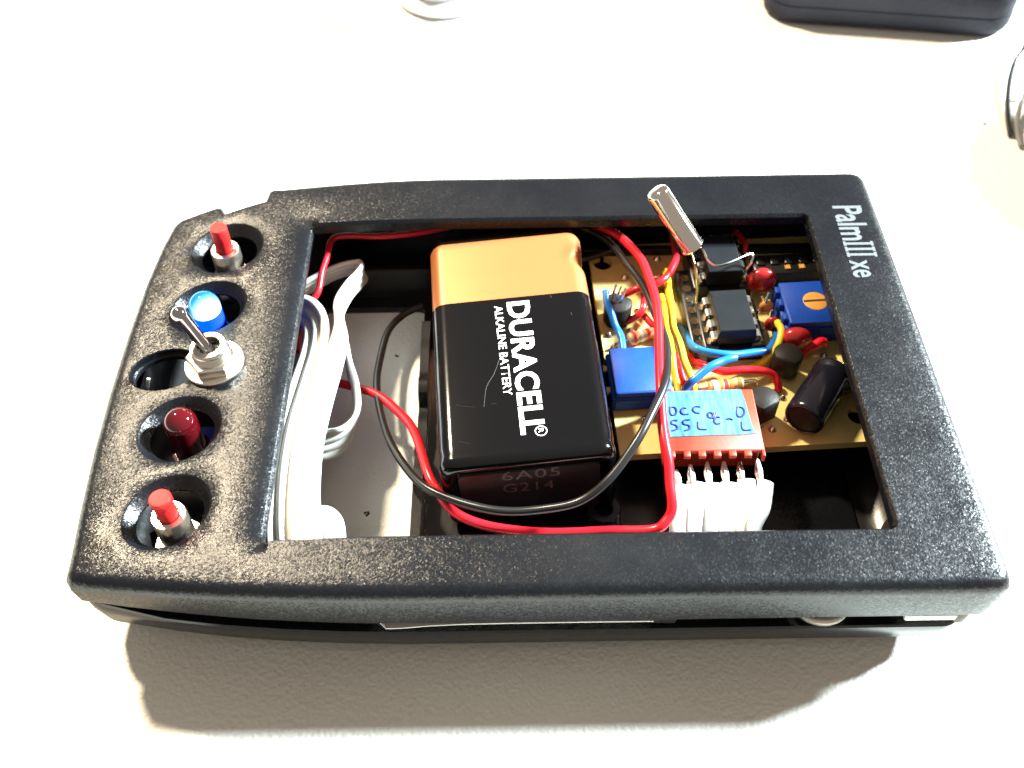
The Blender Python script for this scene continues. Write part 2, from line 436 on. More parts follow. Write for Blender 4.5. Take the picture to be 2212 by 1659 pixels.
def shell_upper():
    mb = MB()
    rs = []
    for k in range(6):
        a = math.pi / 2 * k / 5
        lp = offset(outl, [r * (1 - math.sin(a)) for r in rad])
        rs.append([(p[0], p[1], TOP - drop(p[0]) - rad[i] * (1 - math.cos(a)) if 1 else 0) for i, p in enumerate(lp)])
    top_loop = [(p[0], p[1]) for p in rs[0]]
    rs[0] = loop3(top_loop, surf)
    lp = offset(outl, 0.35); rs.append([(p[0], p[1], ZB + 0.3) for p in lp])
    lp = offset(outl, 0.65); rs.append([(p[0], p[1], ZB) for p in lp])
    lp = offset(outl, 1.6); rs.append([(p[0], p[1], ZB) for p in lp])
    inner = offset(outl, 2.0); rs.append([(p[0], p[1], TOP - drop(p[0]) - 2.1) for p in inner])
    mb.rings(rs, False, False)
    holes_top, holes_bot = [], []
    # display window
    wl = rrect(WX0 - .5, WX1 + .5, WY0 - .5, WY1 + .5, 1.6)
    wl = dens(wl, 4.0); wi = [(min(max(p[0], WX0), WX1), min(max(p[1], WY0), WY1)) for p in wl]
    mb.rings([loop3(wl, surf), [(p[0] * .7 + q[0] * .3, p[1] * .7 + q[1] * .3, surf(*p) - .12) for p, q in zip(wl, wi)],
              [(q[0], q[1], surf(*p) - .55) for p, q in zip(wl, wi)], [(q[0], q[1], TOP - drop(q[0]) - 2.1) for q in wi]], False, False)
    holes_top.append(wl); holes_bot.append(wi)
    # five dished button holes
    for c, a, b_, ang, dep, k in (((-111.7, 66.1), 6.3, 6.1, 0.4, 1.5, .76), ((-112.6, 52.4), 6.4, 5.9, 0.3, 1.5, .76), ((-117.2, 39.8), 5.8, 4.2, 0.05, 1.1, .88),
                                  ((-112.6, 28.0), 6.4, 6.1, 0.3, 1.5, .76), ((-111.6, 13.7), 6.5, 5.9, 0.65, 1.5, .76)):
        o_ = ellipse(c, a, b_, ang); m1 = ellipse(c, a * .96, b_ * .96, ang); m2 = ellipse(c, a * (k + .05), b_ * (k + .05), ang); i_ = ellipse(c, a * k, b_ * k, ang)
        mb.rings([loop3(o_, surf), [(p[0], p[1], surf(*p) - .14) for p in m1], [(p[0], p[1], surf(*p) - dep) for p in m2],
                  [(p[0], p[1], surf(*p) - dep - .25) for p in i_], [(p[0], p[1], TOP - drop(p[0]) - 2.1) for p in i_]], False, False)
        holes_top.append(o_); holes_bot.append(i_)
    cap(mb, top_loop, holes_top, surf, 3.2)
    cap(mb, inner, holes_bot, lambda x, y: TOP - drop(x) - 2.1, 5.0)
    return mb
us = thing('front_cover', 'black textured plastic front cover with a large empty window and five button holes', 'device cover', (-60, 40, ZB))
shell_upper().build('shell', SHELL, us, ang=35)
# name of the handheld, silver print along the right bezel, read from the far side towards the near side
z5 = Zm(1450, 430, 800, 2212)
def on_top(px, py): return P(px, py, TOP)
la = on_top(*z5(1775, 245)); lb = on_top(*z5(1905, 745))
dirv = Vector(((lb - la).x, (lb - la).y, 0)).normalized()
dirv = Vector((0.0, -1.0, 0)); upv = Vector((1, 0, 0))
p0 = on_top(*z5(1790, 247)); p1 = on_top(*z5(1930, 745))
Ltot = p0.y - p1.y
base_x = p0.x - 0.1
put_text('Palm', (base_x, p0.y, TOP), dirv, upv, (0, 0, 1), Ltot * .50, 5.0, 'lettering', LOGO, us, bold=0.022, lift=0.03, zf=surf)
put_text('xe', (base_x, p0.y - Ltot * .77, TOP), dirv, upv, (0, 0, 1), Ltot * .23, 3.0, 'lettering', LOGO, us, bold=0.018, lift=0.03, zf=surf)
mb = MB()
for k in range(3):
    y = p0.y - Ltot * (.545 + .075 * k)
    for xa, xb, hw in ((0, 5.0, .27), (0, .45, .55), (4.55, 5.0, .55)):
        mb.add([(base_x + xa, y - hw, TOP + .03 + .002 * hw), (base_x + xb, y - hw, TOP + .03 + .002 * hw), (base_x + xb, y + hw, TOP + .03 + .002 * hw), (base_x + xa, y + hw, TOP + .03 + .002 * hw)], [(0, 1, 2, 3)])
mb.build('lettering', LOGO, us, ang=180)

# ------------------------------------------------------------------ lower shell
def shell_lower():
    mb = MB()
    def lp(d, r, z):
        out = []
        for x, y in dens(rrect(-123.3 + d, -0.8 - d, .8 + d, 80.2 - d, r, 5), 5.0) if 0 else rrect(-124.9 + d, -0.6 - d, .15 + d, 80.4 - d, r, 8):
            out.append((x, y, z))
        return out
    # subdivide the long sides so the boat shape can follow
    def ring(d, r, z, lift):
        base = rrect(-124.9 + d, -0.6 - d, .15 + d, 80.4 - d, r, 8)
        out = []
        n = len(base)
        for i in range(n):
            a, b_ = base[i], base[(i + 1) % n]
            out.append(a)
            if i % 9 == 8:
                for k in range(1, 14): out.append((a[0] + (b_[0] - a[0]) * k / 14, a[1] + (b_[1] - a[1]) * k / 14))
        res = []
        for x, y in out:
            s = 1 - 2 * inset(x) / 81.0
            yy = 40.5 + (y - 40.5) * s
            up = max(0.0, (-98 - x) / 26.0) ** 2 * lift
            if z > 7:
                g = min(1.0, max(0.0, (yy - 4.0) / 7.0)); g = g * g * (3 - 2 * g)
                if x < -112: g = max(g, min(1, (-112 - x) / 8) * .55)
                z2 = z + up + (4.45 - up) * g * (z - 7) / 1.7
            else: z2 = z + up
            res.append((x, yy, z2))
        return res
    rs = [ring(9, 6, 0.0, 3.6), ring(6.5, 6, 0.25, 3.6), ring(2.6, 5, 1.9, 2.8), ring(.6, 4, 4.6, 1.6), ring(.25, 3.5, 7.6, .8), ring(.25, 3.5, 8.4, .5), ring(.5, 3.4, 8.7, .5), ring(1.7, 3, 8.7, .5), ring(1.9, 3, 7.6, .8),
          ring(3.0, 4, 5.2, 1.8), ring(5.0, 4, 2.6, 3.0), ring(8, 5.5, 1.45, 3.6)]
    mb.rings(rs, False, False)
    hole = dens(rrect(-98.5, -79.6, 11.5, 69.2, 1.0, 3), 6)
    def zb(x, y): return max(0.0, (-98 - x) / 26.0) ** 2 * 3.6
    cap(mb, [(p[0], p[1]) for p in rs[0]], [hole], zb, 7.0)
    cap(mb, [(p[0], p[1]) for p in rs[-1]], [hole], lambda x, y: 1.45 + zb(x, y), 7.0)
    mb.rings([[(p[0], p[1], zb(*p)) for p in hole], [(p[0], p[1], 1.45 + zb(*p)) for p in hole]], False, False)
    return mb
ls = thing('back_cover', 'black plastic back cover lying on the table under the window frame', 'device cover', (-60, 40, 0))
shell_lower().build('shell', SHELL_IN, ls, ang=35)
# cut rib with a ragged edge beside the open bay
mb = MB(); top = []; bot = []
for i in range(40):
    y = 13 + i * (61 - 13) / 39.0
    h = 6.5 + (random.uniform(-.5, .5) if 14 < i < 34 else random.uniform(-.1, .1)) - (2.6 if 17 < i < 26 else 0)
    top.append((y, h))
rs = []
for y, h in top: rs.append([(-79.4, y, 1.4), (-77.9, y, 1.4), (-77.9, y, h), (-79.4, y, h)])
mb.rings(rs).build('cut_rib', SHELL_IN, ls)
# screw bosses and added glossy post
for px, py, r, h in ((1305, 1098, 2.6, 5.5), (1700, 490, 2.2, 9), (1395, 478, 2.4, 9)):
    c = P(px, py, h); c.y = min(c.y, 76.0)
    mb = MB(); mb.lathe((c.x, c.y, 1.4), (0, 0, 1), [(r * 1.1, 0), (r, h - 1.8), (r * .95, h - 1.4), (r * .55, h - 1.4), (r * .5, h - 3.5), (0, h - 3.5)], n=24)
    mb.build('screw_boss', SHELL_IN, ls)
mb = MB(); mb.lathe((-9.5, 11.5, 1.4), (0, 0, 1), [(2.6, 0), (2.4, 14), (2.1, 14.6), (0, 14.6)], n=24); mb.build('sheen_post', mat('glossy_post', (0.03, 0.025, 0.02), 0.16), ls)  # post added to stand in for the bright sheen on the inner wall
mb = MB(); mb.box((-20.5, 20, 1.9), (21, 24, 1.2), bev=.3); mb.build('raised_pad', SHELL, ls)
mb = MB(); mb.box((-40, 73.8, 6.5), (66, 1.3, 10), bev=.2); mb.build('inner_wall_or_baffle', SHELL_IN, ls)
mb = MB(); mb.box((-88, 72.5, 5.0), (20, 1.5, 7.2), bev=.2); mb.build('inner_wall_or_baffle', SHELL_IN, ls)
mb = MB(); mb.box((-62, 6.4, 12.0), (113, .8, 11.2), bev=.1); mb.build('inner_wall_or_baffle', SHELL_IN, ls)  # near baffle, added out of sight to stop light leaking through the gap
# catch on the near rim, contact disc seen in the gap
c = P(1440, 1352, 11.2); mb = MB(); mb.box((c.x, 1.9, 10.6), (3.6, 1.5, 3.2), bev=.25); mb.box((c.x, 1.3, 11.6), (3.2, .9, .8), bev=.15); mb.build('catch', SHELL_IN, ls)
c = P(1788, 1345, 11.5); mb = MB(); mb.lathe((c.x, 4.6, 9.6), (0, 0, 1), [(4.4, 0), (4.6, .3), (4.6, 1.0), (4.2, 1.3), (0, 1.3)], n=36); mb.build('contact_disc', BRUSHED, ls)
mb = MB(); mb.box((-6.2, 1.9, 10.0), (7.2, 2.0, 1.6), bev=.2); mb.build('bright_gap_tab', RIBBON, ls)  # added white tab, stands in for the bright opening in the seam
mb = MB(); mb.lathe((-1.9, 2.3, 8.6), (0, 0, 1), [(1.5, 0), (1.5, 2.6), (1.1, 3.3), (1.1, 4.6), (0, 4.8)], n=20); mb.build('corner_pin', mat('amber_gloss', (0.05, 0.028, 0.012), 0.12), ls)

# ------------------------------------------------------------------ nine volt battery
BO = Vector((-74.5, 20.9, 18.9)); BR = Euler((0.0119, -0.052, 0.0657), 'XYZ').to_matrix()
BW, BLn, BT = 26.0, 46.4, 17.2
def bloc(u, v, h): return BO + BR @ Vector((u, v, h))
def bface(px, py):
    d = ray(px, py); n = BR @ Vector((0, 0, 1)); t = (BO - CAM).dot(n) / d.dot(n)
    q = BR.transposed() @ (CAM + d * t - BO); return q.x, q.y
bat = thing('nine_volt_battery', 'black and copper nine volt battery lying face up in the open window', 'battery', bloc(BW / 2, BLn / 2, -BT))
def bsec(v, ins, r):
    out = []
    for x, z in rrect(ins, BW - ins, -BT + ins, -ins, r, 6): out.append((x, v, z))
    return out
def bat_piece(secs, dent=False):
    mb = MB(); rs = []
    for v, ins, r in secs:
        ring = []
        for x, vv_, z in bsec(v, ins, r):
            if dent and x > 20: x -= 1.0 * math.exp(-((v - 39.8) / 1.5) ** 2) * min(1, (x - 20) / 6)
            ring.append(bloc(x, vv_, z))
        rs.append(ring)
    mb.rings(rs); return mb
vb = (bface(955, 657)[1] + bface(1241, 630)[1]) / 2
bat_piece([(0.25, 2.2, 1.2), (0.0, 1.6, 1.6), (0.12, .9, 2.0), (.5, .35, 2.3), (1.1, .03, 2.4), (1.8, -.02, 2.4), (2.6, .08, 2.4), (4, 0, 2.4), (15, 0, 2.4), (vb, 0, 2.4)]).build('wrapper', BATBLACK, bat, ang=50)
bat_piece([(vb, .04, 2.4)] + [(vb + .2 + i * (BLn - 1.6 - vb) / 16, .04, 2.4) for i in range(16)] + [(BLn - 1.2, .04, 2.4), (BLn - .5, .25, 2.3), (BLn - .1, .8, 2.0), (BLn, 1.5, 1.6)], dent=True).build('copper_band', COPPER, bat, ang=50)
bat_piece([(-.10, 2.6, 1.2), (0.3, 2.5, 1.2)]).build('end_plate', mat('battery_end', (0.012, 0.012, 0.013), 0.4), bat)
for u, r1 in ((7, 3.0), (19, 2.7)):
    mb = MB(); mb.lathe(bloc(u, BLn, -BT / 2), BR @ Vector((0, 1, 0)), [(r1, -.2), (r1, 1.6), (r1 - .4, 1.9), (0, 1.9)], n=20); mb.build('terminal', NICKEL, bat)
bright, bup, bn = BR @ Vector((0, -1, 0)), BR @ Vector((1, 0, 0)), BR @ Vector((0, 0, 1))
z7 = Zm(1050, 540, 510, 1113)
def face_text(s, a, b_, hpx, bold, spacing=1.0, m=PRINT):
    ua, va = bface(*z7(*a)); ub, vb2 = bface(*z7(*b_)); uh, vh = bface(*z7(*hpx))
    rv = BR @ Vector((ub - ua, vb2 - va, 0)); ln = rv.length; rv.normalize()
    upv_ = bn.cross(rv)
    h = abs((Vector((uh - ua, vh - va, 0))).dot(BR.transposed() @ upv_))
    put_text(s, bloc(ua, va, 0), rv, upv_, bn, ln, h, 'lettering', m, bat, bold, spacing, lift=.05)
face_text('DURACELL', (493, 487), (572, 1216), (622, 487), 0.03, 1.03)
face_text('ALKALINE BATTERY', (427, 508), (480, 998), (471, 508), 0.006)
face_text('R', (668, 1180), (672, 1203), (698, 1182), 0.0)
mb = MB(); uc, vc = bface(*z7(685, 1192)); 
ring = [[bloc(uc + math.cos(t) * r, vc + math.sin(t) * r, .05) for t in [2 * math.pi * i / 28 for i in range(28)]] for r in (.78, .92)]
mb.rings(ring, False, False); mb.build('lettering', PRINT, bat, ang=180)
# date code on the near end
er, eu, en = BR @ Vector((1, 0, 0)), BR @ Vector((0, 0, 1)), BR @ Vector((0, -1, 0))
put_text('6A05', bloc(9.0, -.10, -4.6), er, eu, en, 8.6, 2.3, 'lettering', PRINTG, bat, 0.0, 1.1, lift=.04)
put_text('G214', bloc(9.0, -.10, -7.9), er, eu, en, 7.6, 2.3, 'lettering', PRINTG, bat, 0.0, 1.1, lift=.04)
for sx, pts in enumerate((((455, 800), (425, 880), (385, 950), (370, 1060)), ((215, 1050), (265, 1058), (320, 1062)), ((410, 1045), (440, 1040)), ((230, 1250), (290, 1262)), ((735, 445), (742, 460)), ((848, 540), (856, 556)))):
    q = [bface(*z7(*p)) for p in pts]; mb = MB()
    mb.tube(catmull([bloc(u, v, .012) for u, v in q], 6), .03, 5); mb.build('scratch', mat('scuffed_film', (0.018, 0.018, 0.019), 0.5), bat)
# snap cap on the far end
mb = MB(); c = bloc(BW / 2, BLn + 2.9, -BT / 2); mb.box(c, (24, 2.2, 12), M=BR, bev=.6)
snap = mb.build('battery_snap', WIRE_K); tag(snap, 'black snap cap pressed on the far end of the nine volt battery', 'battery snap')

# ------------------------------------------------------------------ wires
def wire(name, label, pts, r, m, group=None, cat='wire', bare=None):
    path = catmull([P(*p) for p in pts], 7)
    ph = [random.uniform(0, 6.28) for _ in range(6)]
    path = [p + Vector((math.sin(i * .55 + ph[0]) + .6 * math.sin(i * .21 + ph[1]), math.sin(i * .47 + ph[2]) + .6 * math.sin(i * .25 + ph[3]), math.sin(i * .6 + ph[4]))) * .09 for i, p in enumerate(path)]
    mb = MB(); mb.tube(path, r, 12)
    o = mb.build(name, m, ang=60, merge=False)
    tag(o, label, cat, group); return o
wire('red_wire', 'long red battery lead looping around the near end of the nine volt battery',
     [(1225, 486, 11), (1270, 482, 14), (1310, 496, 16.5), (1352, 522, 18.5), (1392, 575, 20), (1415, 640, 20.8), (1424, 740, 21), (1425, 850, 21), (1436, 945, 20.2), (1447, 1025, 18.5), (1451, 1085, 16.5), (1440, 1125, 15), (1405, 1143, 14), (1300, 1150, 12.6), (1150, 1149, 11.5), (1060, 1138, 11), (985, 1108, 11.5), (940, 1055, 12.5), (914, 985, 12), (882, 912, 10), (832, 866, 8.2), (775, 838, 7), (715, 824, 6.5), (660, 818, 6.5)], .74, WIRE_R)
wire('black_wire', 'long black battery lead crossing the red lead and looping left of the battery',
     [(1222, 500, 10), (1265, 500, 13), (1300, 512, 15.5), (1345, 556, 17.8), (1390, 620, 19.2), (1425, 700, 20), (1441, 765, 20.6), (1436, 822, 21.8), (1406, 900, 22.3), (1370, 962, 21.4), (1318, 1032, 19.4), (1258, 1078, 17.2), (1180, 1101, 15.6), (1080, 1103, 14.6), (985, 1082, 13.8), (905, 1042, 12.5), (852, 972, 10.5), (822, 890, 8.5), (816, 805, 7), (832, 730, 6), (868, 682, 5.5), (915, 660, 5.5)], .64, WIRE_K)
wire('red_wire', 'thin red wire bent along the far wall left of the battery',
     [(985, 489, 14), (900, 503, 15), (830, 510, 15.5), (755, 509, 16), (722, 515, 16), (708, 546, 16), (696, 590, 15.5), (684, 632, 14.5), (668, 668, 12.5), (650, 715, 10.5), (640, 760, 10)], .55, WIRE_R)
wire('red_wire', 'short red wire curving down from behind the silver can to a cut end', 
     [(1450, 497, 11.5), (1458, 535, 14), (1456, 572, 15.6), (1434, 603, 16.2), (1398, 620, 15.6), (1365, 628, 14.6), (1345, 637, 13.4)], .62, WIRE_R)
wire('red_wire', 'pinkish red wire loop right of the small upright transistor',
     [(1386, 628, 11), (1391, 650, 13.6), (1384, 672, 13.6), (1368, 690, 12.2), (1344, 696, 10.5)], .58, WIRE_R)
wire('red_wire', 'short red wire slanting behind the red battery lead beside the left blue trimmer',
     [(1374, 672, 11), (1388, 682, 12.3), (1408, 698, 12.6), (1432, 716, 12), (1452, 735, 10.6)], .58, WIRE_R)
wire('yellow_wire', 'bright yellow wire running past the chip socket into the blue taped connector',
     [(1436, 586, 12.5), (1444, 622, 15), (1450, 672, 16.2), (1458, 715, 16.4), (1474, 765, 16.2), (1490, 812, 15.4), (1502, 856, 13.6)], .62, WIRE_Y)
wire('yellow_wire', 'deep yellow wire beside the red battery lead, left of the brighter yellow one',
     [(1428, 640, 12), (1436, 690, 14), (1446, 740, 14.4), (1457, 795, 14), (1466, 858, 12.8)], .6, WIRE_Y)
wire('red_wire', 'crimson wire between the two yellow wires entering the taped connector',
     [(1444, 735, 11), (1458, 775, 13.6), (1474, 812, 13.8), (1487, 858, 12.6)], .62, WIRE_R)
wire('red_wire', 'red wire lying in front of the near chip above the resistor',
     [(1492, 768, 10.8), (1515, 788, 12.2), (1555, 801, 13), (1600, 800, 13.2), (1640, 799, 13.2), (1667, 809, 12.6), (1679, 826, 11.4), (1680, 846, 10.2)], .66, WIRE_R)
wire('blue_wire', 'blue wire bent in a U around the near end of the chip',
     [(1468, 703, 10.8), (1480, 724, 12.6), (1500, 752, 14.4), (1525, 759, 14.8), (1575, 766, 14.8), (1630, 763, 14), (1662, 753, 13.4), (1675, 735, 12.6), (1677, 714, 11)], .66, WIRE_B)
wire('blue_wire', 'bright blue wire with a blunt tip dropping into the taped connector',
     [(1587, 774, 16), (1562, 780, 16.4), (1530, 796, 16.4), (1500, 818, 15.6), (1484, 840, 14.4), (1479, 862, 13)], .68, WIRE_B)
wire('blue_wire', 'blue wire standing beside the battery and ending at the left trimmer',
     [(1307, 628, 16.5), (1314, 658, 15.6), (1324, 692, 14.2), (1338, 722, 13.4), (1348, 756, 13.2)], .6, WIRE_B)
wire('teal_wire', 'dark teal wire hidden between the yellow wire and the chip socket',
     [(1464, 606, 10.6), (1470, 628, 12), (1480, 660, 12.4), (1492, 700, 12), (1496, 742, 10.6)], .58, WIRE_T)
wire('yellow_wire', 'short yellow wire curving down right of the near chip',
     [(1681, 694, 14.6), (1686, 715, 14.8), (1682, 742, 14.2), (1666, 768, 12.8), (1640, 786, 11.4), (1612, 796, 10.4)], .6, WIRE_Y)
wire('red_wire', 'bright red wire stub beneath the right blue trimmer',
     [(1728, 766, 10.8), (1748, 752, 12), (1766, 742, 12.4), (1782, 738, 12.2)], .8, WIRE_R)
wire('red_wire', 'dark red wire arching over beside the far chip',
     [(1588, 502, 12.5), (1602, 513, 13.2), (1609, 534, 13), (1606, 556, 11.6), (1600, 570, 10.3)], .6, WIRE_R)
wire('black_wire', 'short black wire resting on the board by the battery copper end',
     [(1240, 566, 11.5), (1285, 553, 11.3), (1325, 538, 11.2), (1352, 524, 11)], .6, WIRE_K)

# ------------------------------------------------------------------ circuit board with its soldered parts
BZ = 10.0
pb = [P(1235, 545, BZ), P(1756, 503, BZ), P(1905, 950, BZ), P(1310, 984, BZ)]
xl = -49.6
ang = math.atan2((pb[2] - pb[3]).y, (pb[2] - pb[3]).x)
ex = Vector((math.cos(ang), math.sin(ang), 0)); ey = Vector((-math.sin(ang), math.cos(ang), 0))
nl = P(1335, 984, BZ); fl = P(1256, 534, BZ); nr = P(1888, 950, BZ)
wdt = (nr - nl).dot(ex) + 1.5; hgt = (fl - nl).dot(ey)
nl = Vector((max(nl.x, -47.0), nl.y, BZ))
fl2 = nl + ey * hgt
pcb = thing('circuit_board', 'yellow circuit board crowded with soldered parts right of the battery', 'circuit board', (-24, 50, BZ - 1.5))
RZ = Matrix.Rotation(ang, 3, 'Z')
outp = [nl, nl + ex * wdt, nl + ex * wdt + ey * hgt, nl + ey * hgt]
outp = [(p.x, p.y) for p in outp]
hl = []
for px, py, r in ((1302, 568, 1.75), (1350, 932, 1.75), (1855, 897, 1.75)):
    q = P(px, py, BZ); hl.append(ellipse((q.x, q.y), r, r, 0, 24))
hl = [h for h in hl if all(inside(outp, *p) for p in h)]
mb = MB(); cap(mb, outp, hl, lambda x, y: BZ, 0); cap(mb, outp, hl, lambda x, y: BZ - 1.5, 0)
for h in [outp] + hl: mb.rings([[(x, y, BZ) for x, y in h], [(x, y, BZ - 1.5) for x, y in h]], False, False)
mb.build('board', PCB, pcb)
for i, (px, py) in enumerate(((1310, 880), (1395, 905), (1440, 640), (1362, 715), (1420, 560), (1500, 890), (1700, 905), (1640, 920), (1790, 880), (1830, 830), (1780, 770), (1350, 600), (1400, 655), (1315, 725), (1330, 770), (1690, 860), (1820, 790), (1668, 948 - 20))):
    q = P(px, py, BZ); mb = MB(); mb.lathe((q.x, q.y, BZ), (0, 0, 1), [(.7, 0), (.62, .18), (.35, .5), (.12, .75), (0, .8)], n=12); mb.build('solder_joint', SOLDER, pcb)

def L(c, x, y, z): return Vector(c) + RZ @ Vector((x, y, z))
def chip(px, py, ztop, name='chip', shadow=False):
    c = P(px, py, ztop); c = Vector((c.x, c.y, BZ))
    h = ztop - BZ
    mb = MB()
    for s in (-1, 1): mb.box(L(c, s * 3.9, 0, 1.9), (2.4, 10.4, 3.8), rz=ang, bev=.15)
    for s in (-1, 1): mb.box(L(c, 0, s * 4.5, 1.6), (6.0, 1.3, 3.0), rz=ang)
    sk = mb.build('socket', SOCKET, pcb)
    for s in (-1, 1):
        for k in range(4):
            mb = MB(); mb.box(L(c, s * 3.9, (k - 1.5) * 2.54, 3.85), (1.5, 1.3, .16), rz=ang); mb.build('contact', BRONZE, sk)
    mb = MB(); rs = []
    for z, i in ((h - 3.5, .25), (h - 1.8, 0.0), (h - 1.5, 0.0), (h - .1, .22), (h, .34)):
        rs.append([L(c, x, y, z) for x, y in ((-3.2 + i, -4.75 + i), (3.2 - i, -4.75 + i), (3.2 - i, 4.75 - i), (-3.2 + i, 4.75 - i))])
    mb.rings(rs); o = mb.build('chip', ICBODY, pcb, ang=20)
    mb = MB(); mb.lathe(L(c, -2.2, 3.6, h), (0, 0, 1), [(.45, .012), (.45, .02), (.3, .022), (0, .022)], n=14); mb.build('pin_mark', SOCKET, o)
    for s in (-1, 1):
        for k in range(4):
            y = (k - 1.5) * 2.54; mb = MB()
            path = [(s * 3.0, h - 1.7), (s * 3.75, h - 1.7), (s * 3.95, h - 1.95), (s * 4.0, h - 3.0), (s * 3.9, 2.6)]
            rs = []
            for i, (x, z) in enumerate(path):
                wd = .75 if i < 4 else .28; t = .14
                nx, nz = (0, t) if i < 2 else (s * t, 0) if i > 2 else (s * t, t)
                rs.append([L(c, x - nx, y - wd, z - nz), L(c, x + nx, y - wd, z + nz), L(c, x + nx, y + wd, z + nz), L(c, x - nx, y + wd, z - nz)])
            mb.rings(rs); mb.build('pin', CHROME, o)
    return o
chip(1583, 669, 17.0); chip(1557, 545, 17.0)
# long black pin strip left of the chips
c = P(1494, 672, 13); mb = MB(); mb.box((c.x, c.y, BZ + 1.6), (2.4, 19.5, 3.2), rz=ang, bev=.2); st = mb.build('pin_strip', SOCKET, pcb)
for k in range(7):
    q = Vector((c.x, c.y, BZ)) + RZ @ Vector((0, (k - 3) * 2.54, 3.2)); mb = MB(); mb.lathe(q, (0, 0, 1), [(.8, 0), (.8, .15), (.45, .15), (.4, .05), (0, .05)], n=14); mb.build('contact', BRONZE, st)
# black header block by the far right corner
c = P(1704, 566, 14.5); mb = MB(); mb.box((c.x, c.y, BZ + 2.2), (12.5, 4.6, 4.4), rz=ang, bev=.2)
for k in range(5): mb.box(Vector((c.x, c.y, BZ)) + RZ @ Vector((-5 + k * 2.5, 0.6, 4.5)), (1.5, 2.2, .7), rz=ang, bev=.15)
hb = mb.build('header_block', SOCKET, pcb)
for k in range(2):
    q = Vector((c.x, c.y, BZ)) + RZ @ Vector((-0.5 + k * 2.5, -1.2, 4.4)); mb = MB(); mb.box(q + Vector((0, 0, .05)), (.9, .9, .3), rz=ang); mb.build('contact', ROTOR, hb)

def trimmer(px, py, ztop, rotor):
    c = P(px, py, ztop); h = ztop - BZ; c = Vector((c.x, c.y, BZ))
    mb = MB(); mb.box(L(c, 0, 0, h * .36), (9.5, 9.5, h * .72), rz=ang, bev=.25)
    mb.box(L(c, .25, 0, h * .86), (9.0, 9.4, h * .28), rz=ang, bev=.2)
    o = mb.build('trimmer', TRIMBLUE, pcb)
    if rotor:
        for y in (-2.9, 0.3, 3.2):
            mb = MB(); mb.box(L(c, -4.5, y, h * .62), (1.0, 1.4, h * .7), rz=ang, bev=.12); mb.build('side_lug', TRIMBLUE, o)
        q = L(c, rotor[0], rotor[1], h)
        mb = MB(); mb.lathe(q, (0, 0, 1), [(2.05, -.3), (2.05, .05), (1.85, .14), (0, .14)], n=32); r_ = mb.build('rotor', ROTOR, o)
        mb = MB(); mb.box(q + Vector((0, 0, .15)), (3.9, .42, .06), rz=ang); mb.build('slot', mat('slot_dark', (0.05, 0.02, 0.008), 0.6), r_)
    else:
        mb = MB(); mb.box(L(c, 0, -4.6, h * .35), (8.6, .7, h * .5), rz=ang, bev=.12); mb.build('foot', TRIMBLUE, o)
        for k in (-1, 1):
            mb = MB(); mb.lathe(L(c, -4.7, 2.2 * k, h * .45), RZ @ Vector((-1, 0, 0)), [(.8, 0), (.8, .7), (.5, .8), (0, .8)], n=14); mb.build('adjuster', BRONZE, o)
    return o
trimmer(1380, 797, 14.6, None); trimmer(1748, 650, 15.2, (1.0, -.1))

def dome_cap(px, py, z, rx, ry, m, tilt=0.0, name='ceramic_capacitor', low=BROWNCAP):
    c = P(px, py, z); mb = MB()
    pr = [(0.02, -ry * 1.5)] + [(rx * math.cos(a) * (1 if a > 0 else 1), ry * math.sin(a)) for a in [math.radians(d) for d in range(-80, 91, 10)]]
    mb.lathe(c, (math.sin(tilt), 0, math.cos(tilt)), pr[1:], n=22, sy=.62)
    o = mb.build('capacitor', m, pcb)
    for s in (-1, 1):
        mb = MB(); mb.tube([c + Vector((s * 1.1, 0, -ry * .7)), Vector((c.x + s * 1.27, c.y, BZ))], .25, 8); mb.build('lead', CHROME, o)
dome_cap(1645, 606, 14.6, 2.6, 2.6, REDCAP); dome_cap(1718, 733, 13.8, 2.7, 2.4, REDCAP); dome_cap(1655, 662, 13.8, 1.2, 1.3, ORANGEB); dome_cap(1668, 700, 12.6, 1.3, 1.6, REDCAP)
dome_cap(1420, 612, 12.2, 1.6, 1.8, BROWNCAP)
c = P(1655, 650, 14.8); mb = MB(); mb.tube(catmull([P(1654, 656, 14.6), P(1656, 645, 15.6), P(1660, 633, 16), P(1662, 640, 14.2)], 6), .26, 8); mb.build('lead', CHROME, pcb)

def transistor(px, py, ztop, yaw, legs=True):
    c = P(px, py, ztop); lp = []
    for i in range(25):
        a = math.radians(-50 + 280 * i / 24); lp.append((2.35 * math.cos(a), 2.35 * math.sin(a)))
    R = Matrix.Rotation(yaw, 3, 'Z'); mb = MB()
    def rg(z, s): return [c + R @ Vector((x * s, y * s, z)) for x, y in lp]
    mb.rings([rg(-4.4, .95), rg(-4.2, 1), rg(-.25, 1), rg(0, .9)]); o = mb.build('transistor', TRANSB, pcb, ang=50)
    for k in (-1, 0, 1):
        q = c + R @ Vector((k * 1.27, -.4, -4.3)); mb = MB(); mb.tube([q, Vector((q.x, q.y, BZ))], .25, 8); mb.build('lead', CHROME, o)
transistor(1652, 858, 15.6, 0.5); transistor(1704, 762, 15.4, -0.4)
transistor(1336, 652, 14.8, 2.6)
c0 = P(1336, 640, 14.9)
for k in range(3):
    q = P(1322 + 10 * k, 644 + 4 * k, 14.9); mb = MB(); mb.tube([q, q + Vector((.3, .3, 1.6)), q + Vector((.7, 1.2, 2.0))], .22, 8); mb.build('lead', CHROME, pcb)

